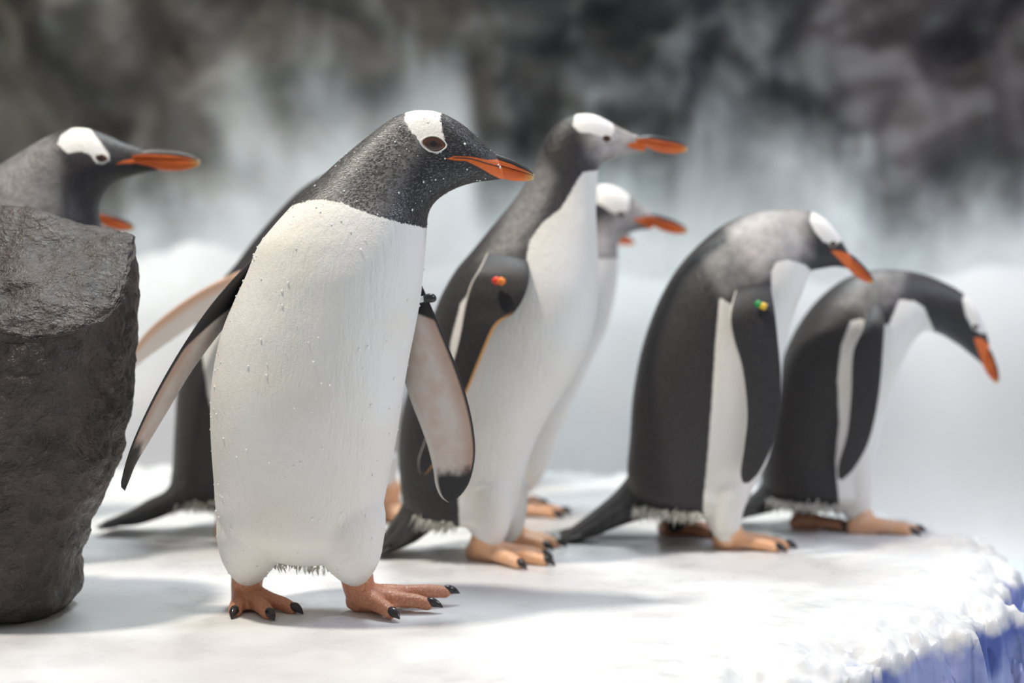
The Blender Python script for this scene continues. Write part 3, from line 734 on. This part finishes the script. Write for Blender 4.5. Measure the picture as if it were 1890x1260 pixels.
b3.wedge_tail([(757, 890, 840, 952, .06), (740, 935, 805, 972, .055), (724, 962, 772, 995, .05), (707, 988, 738, 1010, .045), (694, 1010, 714, 1017, .04)])
b3.fringe([(765, 950, 2.2), (800, 960, 2.19), (840, 962, 2.18)], 200, .02, down=(-.4, 0, -1))
wing_band(b3, [(916, 518, 2.115, 'red'), (925, 519, 2.112, 'orange')], .0065, BC)

# ---- penguins that show only a little -----------------------------------------------
P4S = [(820, 900, 955, 922, .05), (800, 872, 985, 900), (805, 810, 1012, 860), (825, 740, 1030, 805), (850, 670, 1060, 735), (880, 600, 1095, 660), (915, 545, 1120, 605), (950, 500, 1134, 550), (985, 460, 1140, 510),
       (1015, 425, 1141, 480), (1040, 395, 1140, 465), (1060, 370, 1140, 452), (1078, 352, 1142, 445), (1100, 342, 1150, 438), (1125, 341, 1160, 432), (1147, 350, 1170, 428), (1165, 363, 1180, 425), (1185, 378, 1192, 424), (1203, 390, 1208, 423)]
def sh(P, dx, dy): return [tuple([q[0] + dx, q[1] + dy, q[2] + dx, q[3] + dy]) + tuple(q[4:]) if len(q) > 3 else (q[0] + dx, q[1] + dy) for q in P]
W4 = [(1085, 478), (1160, 476), (1160, 1000), (850, 1000), (850, 800), (900, 690), (960, 600), (1030, 520)]
PA4 = [(1100, 375), (1105, 330), (1140, 335), (1162, 355), (1162, 385), (1150, 398), (1130, 392), (1112, 380)]
OR4 = [(1163, 402), (1185, 402), (1215, 404), (1215, 440), (1195, 420), (1180, 412)]
def hidden(label, Y, tipx=1269, tipy=425, k=1.0):
    """upright penguin given by where its beak tip stands; k scales the pixel outline with distance"""
    X = lambda x: tipx + (x - 1269) * k
    Z = lambda y: tipy + (y - 425) * k
    T = lambda P: [((X(q[0]), Z(q[1]), X(q[2]), Z(q[3])) + tuple(q[4:])) if len(q) > 3 else (X(q[0]), Z(q[1])) for q in P]
    U = lambda P, s_: [(X(x), Z(y), Y + s_ * d) for x, y, d in P]
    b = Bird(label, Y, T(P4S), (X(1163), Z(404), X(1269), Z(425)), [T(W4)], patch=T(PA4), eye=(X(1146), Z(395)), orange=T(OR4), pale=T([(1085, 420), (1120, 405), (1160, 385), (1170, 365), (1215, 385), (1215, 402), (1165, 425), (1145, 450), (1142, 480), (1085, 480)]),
             legs=[[(X(930), Z(860), Y - .06, .045), (X(942), Z(905), Y - .06, .026)], [(X(905), Z(860), Y + .06, .045), (X(910), Z(900), Y + .06, .026)]], eyesize=(.0085, .006), voxel=.005)
    for (m, x0) in ((-1, 942), (1, 905)):
        Yf = Y + .06 * m; top = W(X(x0), Z(895), Yf); h = Vector((top.x, Yf, 0)); t = h + Vector((.098, -.012 * m, 0))
        b.gfoot(top, to_px(h.x, 0, Yf), to_px(t.x, 0, t.y), mat=M_FOOT2, voxel=.0035)
    L = [(1085, 480, .06), (1080, 520, .112), (1062, 600, .128), (1035, 700, .126), (995, 790, .12), (962, 835, .11)]
    B = [(1000, 480, .06), (990, 520, .11), (985, 600, .124), (968, 700, .122), (945, 790, .115), (952, 835, .11)]
    b.flipper(U(L, -1), U(B, -1), under_near=False); b.flipper(U(L, 1), U(B, 1))
    b.tail((X(822), Z(880)), (X(770), Z(930)), .03, .04)
    return b
b4 = hidden('penguin standing close behind the tall red-tagged penguin, head lower than its beak', 2.67)
b4b = hidden('penguin hidden behind two others, only the tip of its orange beak showing', 3.05, 1172, 447, .85)
b0b = hidden('penguin behind the boulder with only its orange beak tip showing above the stone', 2.52, 248, 419)

b8 = Bird('penguin mostly hidden behind the water-beaded one, showing a white flank and orange foot', 2.64,
    [(575, 900, 690, 915, .05), (552, 880, 724, 895), (540, 800, 738, 830), (545, 720, 744, 740), (560, 640, 742, 660), (580, 570, 735, 590), (600, 520, 722, 530), (612, 480, 712, 488), (620, 455, 707, 462), (630, 432, 708, 448),
     (645, 415, 714, 441), (662, 406, 722, 437), (682, 405, 732, 436), (700, 414, 740, 436)],
    (705, 424, 772, 436), [[(690, 490), (760, 490), (760, 1000), (640, 1000), (650, 700)]], patch=[(650, 420), (660, 395), (690, 400), (698, 420), (690, 425)], eye=(695, 424),
    legs=[[(690, 850, 2.58, .045), (702, 905, 2.58, .03)], [(650, 850, 2.70, .045), (655, 900, 2.70, .026)]], eyesize=(.0075, .0055), voxel=.005)
b8.gfoot(W(712, 895, 2.58), (705, 958), (790, 966), mat=M_FOOT2, r=1.5)
b8.gfoot(W(655, 890, 2.70), (652, 935), (735, 938), mat=M_FOOT2)
b8.flipper([(690, 560, 2.525), (680, 680, 2.52), (660, 780, 2.525), (630, 840, 2.54)], [(620, 560, 2.53), (612, 680, 2.525), (605, 780, 2.53), (618, 840, 2.54)], under_near=False)
b8.flipper([(690, 560, 2.755), (680, 680, 2.76), (660, 780, 2.755), (630, 840, 2.74)], [(620, 560, 2.75), (612, 680, 2.755), (605, 780, 2.75), (618, 840, 2.74)])
b8.tail((570, 885), (520, 930), .03, .04)

b2 = Bird('penguin behind the water-beaded one, backward flipper coloured peach as if backlit, dark tail on ice', 2.46,
    [(345, 922, 470, 945, .05), (318, 905, 520, 925), (322, 850, 550, 880), (326, 780, 570, 800), (332, 710, 585, 730), (350, 640, 595, 660), (375, 580, 605, 600), (405, 525, 612, 550), (437, 487, 618, 510),
     (472, 440, 624, 478), (512, 393, 630, 452), (550, 354, 640, 425), (588, 327, 652, 402), (625, 310, 667, 386), (660, 302, 686, 372), (692, 302, 708, 362), (718, 310, 728, 354), (738, 320, 744, 348)],
    (690, 330, 808, 342), [[(368, 600), (374, 660), (384, 730), (402, 800), (410, 900), (420, 1000), (720, 1000), (720, 480), (600, 470), (470, 560)]], patch=[(650, 318), (655, 290), (690, 290), (705, 318), (690, 326)], eye=(697, 324),
    legs=[[(440, 880, 2.41, .045), (425, 925, 2.41, .028)], [(480, 880, 2.51, .045), (480, 925, 2.51, .028)]], eyesize=(.0075, .0055), voxel=.005, mat=M_S)
b2.flipper([(445, 500, 2.36), (425, 508, 2.345), (380, 530, 2.33), (330, 562, 2.32), (285, 598, 2.315), (255, 632, 2.315), (232, 668, 2.32), (215, 700, 2.33)],
           [(432, 585, 2.37), (415, 575, 2.36), (370, 592, 2.35), (325, 622, 2.34), (285, 650, 2.335), (256, 672, 2.33), (236, 690, 2.33), (217, 703, 2.332)], mat=M_FW)
b2.flipper([(560, 540, 2.575), (548, 640, 2.585), (525, 740, 2.585), (490, 810, 2.57)], [(480, 540, 2.57), (475, 640, 2.58), (470, 740, 2.58), (480, 810, 2.57)])
b2.gfoot(W(422, 925, 2.41), (415, 990), (500, 998), mat=M_FOOT2)
b2.gfoot(W(480, 925, 2.51), (485, 965), (570, 968), mat=M_FOOT2)
b2.wedge_tail([(338, 850, 425, 928, .06), (308, 902, 352, 935, .05), (272, 923, 302, 953, .046), (236, 944, 256, 966, .04), (192, 962, 202, 970, .03)], Y=2.44)
b2.fringe([(310, 925, 2.42), (360, 925, 2.40), (405, 925, 2.40)], 240, .022, down=(-.5, 0, -1))

b0 = Bird('penguin looking over the boulder, only its head and grey neck in view', 2.20,
    [(-160, 960, 10, 965, .05), (-205, 930, 60, 940, .09), (-212, 850, 110, 870), (-205, 720, 150, 740), (-185, 600, 170, 620), (-145, 490, 180, 530), (-95, 405, 183, 460), (-45, 347, 181, 415), (0, 309, 178, 392),
     (40, 283, 182, 372), (80, 258, 193, 354), (112, 243, 208, 341), (140, 236, 222, 333), (170, 239, 237, 328), (200, 250, 252, 323), (226, 262, 266, 320), (252, 271, 284, 317), (272, 277, 298, 314)],
    (208, 304, 369, 297), [[(-40, 560), (200, 560), (200, 1000), (-40, 1000)]],
    patch=[(106, 266), (112, 250), (150, 225), (168, 240), (185, 262), (201, 284), (202, 296), (190, 304), (178, 301), (166, 285), (150, 279), (124, 283)],
    eye=(186, 292, -.1), orange=[(208, 305), (225, 297), (250, 292), (280, 284), (310, 280), (310, 310), (280, 308), (250, 301), (225, 302)],
    neck=[(-120, 420), (-60, 330), (90, 230), (118, 300), (112, 420), (60, 470)],
    legs=[[(-40, 900, 2.07, .045), (-40, 975, 2.07, .026)], [(-90, 900, 2.19, .045), (-90, 975, 2.19, .026)]], eyesize=(.0092, .0062), voxel=.0038)
for xx, Yf in ((-40, 2.07), (-90, 2.19)):
    top = W(xx, 965, Yf); h = Vector((top.x, Yf, 0)); t = h + Vector((.095, -.01, 0)); b0.gfoot(top, to_px(h.x, 0, Yf), to_px(t.x, 0, t.y), voxel=.0035)
b0.flipper([(90, 580, 2.02), (80, 700, 2.01), (50, 820, 2.015), (10, 880, 2.03)], [(0, 580, 2.025), (-5, 700, 2.012), (-12, 820, 2.015), (0, 880, 2.03)], under_near=False)
b0.flipper([(90, 580, 2.24), (80, 700, 2.25), (50, 820, 2.245), (10, 880, 2.23)], [(0, 580, 2.235), (-5, 700, 2.248), (-12, 820, 2.245), (0, 880, 2.23)])
b0.tail((-190, 920), (-260, 990), .03, .04)

# ---- bowing penguins on the right ---------------------------------------------------
b5 = Bird('bowing penguin with green and yellow flipper tag, long dark tail trailing on the ice', 2.34,
    [(1205, 935, 1345, 955, .05), (1168, 914, 1372, 932, .085), (1158, 870, 1392, 890), (1163, 810, 1415, 845), (1167, 745, 1430, 780), (1175, 690, 1438, 720), (1186, 640, 1442, 665), (1203, 588, 1452, 612), (1225, 538, 1465, 572),
     (1255, 490, 1478, 540), (1295, 447, 1487, 515), (1340, 412, 1492, 503), (1390, 392, 1498, 499), (1440, 385, 1508, 497, .046), (1478, 387, 1520, 495, .042), (1505, 394, 1531, 493, .038), (1524, 407, 1541, 492, .034),
     (1541, 427, 1552, 493, .028), (1555, 450, 1563, 495, .021), (1566, 468, 1573, 499, .016)],
    (1530, 460, 1612, 520, 1.15),
    [[(1328, 548), (1350, 562), (1385, 610), (1422, 560), (1424, 500), (1432, 484), (1455, 479), (1485, 488), (1520, 520), (1480, 1020), (1300, 1020), (1298, 930), (1308, 820), (1314, 740), (1320, 640)]],
    patch=[(1494, 408), (1500, 380), (1530, 390), (1556, 425), (1552, 446), (1538, 452), (1520, 446), (1504, 428)], eye=(1537, 450), orange=[(1530, 460), (1550, 463), (1572, 470), (1590, 500), (1570, 502), (1552, 482)],
    pale=[(1345, 420), (1400, 392), (1490, 388), (1496, 470), (1430, 480), (1400, 510), (1370, 480)], neck=[(1290, 470), (1400, 380), (1490, 380), (1490, 500), (1420, 520), (1330, 560)],  # pale area paints the lit sheen on the bent neck
    legs=[[(1338, 830, 2.32, .055), (1336, 900, 2.295, .042), (1335, 945, 2.285, .033), (1342, 984, 2.275, .022)], [(1258, 900, 2.40, .046), (1248, 940, 2.40, .03), (1243, 970, 2.40, .019)]], eyesize=(.006, .0045))
b5.flipper([(1412, 500, 2.29), (1423, 535, 2.24), (1430, 575, 2.215), (1436, 630, 2.212), (1441, 690, 2.212), (1438, 750, 2.215), (1425, 820, 2.22), (1402, 870, 2.225), (1382, 891, 2.23)],
           [(1372, 500, 2.29), (1356, 540, 2.24), (1346, 585, 2.215), (1352, 625, 2.212), (1368, 680, 2.212), (1377, 760, 2.215), (1372, 820, 2.22), (1366, 870, 2.225), (1371, 891, 2.23)], under_near=False)
b5.flipper([(1424, 535, 2.455), (1436, 630, 2.468), (1441, 690, 2.468), (1438, 750, 2.465), (1415, 830, 2.46), (1390, 870, 2.45)], [(1350, 545, 2.455), (1356, 625, 2.468), (1368, 680, 2.468), (1377, 760, 2.465), (1372, 820, 2.46), (1376, 870, 2.45)])
b5.gfoot(W(1344, 972, 2.275), (1338, 1011), (1452, 1013), mat=M_FOOT2, r=1.15, spread=.34)
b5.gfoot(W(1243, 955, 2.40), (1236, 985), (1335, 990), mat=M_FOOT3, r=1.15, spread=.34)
b5.wedge_tail([(1180, 850, 1270, 940, .06), (1140, 905, 1195, 953, .055), (1096, 944, 1142, 968, .05), (1062, 970, 1096, 986, .044), (1034, 990, 1048, 997, .036)], Y=2.38)
b5.fringe([(1170, 938, 2.30), (1230, 945, 2.27), (1300, 946, 2.26)], 300, .016, down=(-.2, 0, -1))
wing_band(b5, [(1400, 561, 2.206, 'green'), (1409, 565, 2.204, 'yellow'), (1416, 567, 2.206, 'black')], .0062, BC)

b6 = Bird('deeply bowing penguin at the end of the shelf, neck stretched out and beak down', 2.50,
    [(1440, 922, 1575, 938, .05), (1410, 905, 1597, 918, .085), (1409, 850, 1607, 875), (1420, 790, 1620, 810), (1432, 730, 1635, 745), (1446, 665, 1650, 695), (1470, 610, 1665, 660), (1505, 560, 1678, 635), (1550, 521, 1690, 620),
     (1600, 500, 1703, 612), (1650, 497, 1720, 612), (1695, 504, 1740, 618), (1735, 518, 1758, 629, .042), (1768, 535, 1775, 640, .039), (1795, 560, 1788, 651, .033), (1811, 590, 1799, 660, .024), (1820, 616, 1808, 668, .017), (1825, 632, 1815, 675, .013)],
    (1796, 622, 1842, 705, 1.2),
    [[(1588, 588), (1570, 592), (1552, 640), (1546, 700), (1549, 780), (1542, 850), (1550, 940), (1556, 1000), (1620, 1000), (1730, 625), (1706, 568), (1690, 556), (1660, 552), (1640, 600)]],
    patch=[(1776, 550), (1795, 530), (1830, 570), (1835, 610), (1812, 616), (1795, 606), (1782, 580)], eye=(1800, 603), orange=[(1796, 622), (1812, 624), (1830, 640), (1830, 690), (1815, 676), (1806, 650)],
    neck=[(1540, 560), (1600, 490), (1680, 490), (1660, 560), (1600, 590)],
    legs=[[(1565, 810, 2.48, .05), (1572, 880, 2.462, .036), (1577, 928, 2.452, .029), (1588, 958, 2.445, .019)], [(1490, 890, 2.56, .045), (1484, 930, 2.56, .028), (1482, 955, 2.56, .017)]], eyesize=(.006, .0045))
b6.flipper([(1622, 545, 2.46), (1632, 585, 2.395), (1630, 640, 2.378), (1622, 730, 2.378), (1605, 810, 2.383), (1578, 862, 2.392), (1555, 885, 2.40)], [(1600, 550, 2.46), (1594, 600, 2.395), (1573, 650, 2.378), (1569, 730, 2.378), (1562, 800, 2.383), (1547, 855, 2.392), (1547, 883, 2.40)], under_near=False)
b6.flipper([(1632, 575, 2.615), (1630, 640, 2.622), (1622, 730, 2.622), (1605, 810, 2.617), (1570, 870, 2.60)], [(1575, 580, 2.615), (1566, 645, 2.622), (1567, 730, 2.622), (1562, 800, 2.617), (1555, 870, 2.60)])
b6.gfoot(W(1592, 950, 2.445), (1586, 984), (1692, 984), mat=M_FOOT2, spread=.32, r=1.1)
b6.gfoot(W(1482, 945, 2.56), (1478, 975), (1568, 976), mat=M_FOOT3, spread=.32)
b6.wedge_tail([(1432, 850, 1510, 926, .06), (1406, 895, 1452, 933, .05), (1386, 917, 1412, 944, .044), (1362, 938, 1374, 953, .034)])
b6.fringe([(1420, 925, 2.44), (1480, 932, 2.41), (1550, 935, 2.41)], 260, .014, down=(-.2, 0, -1))
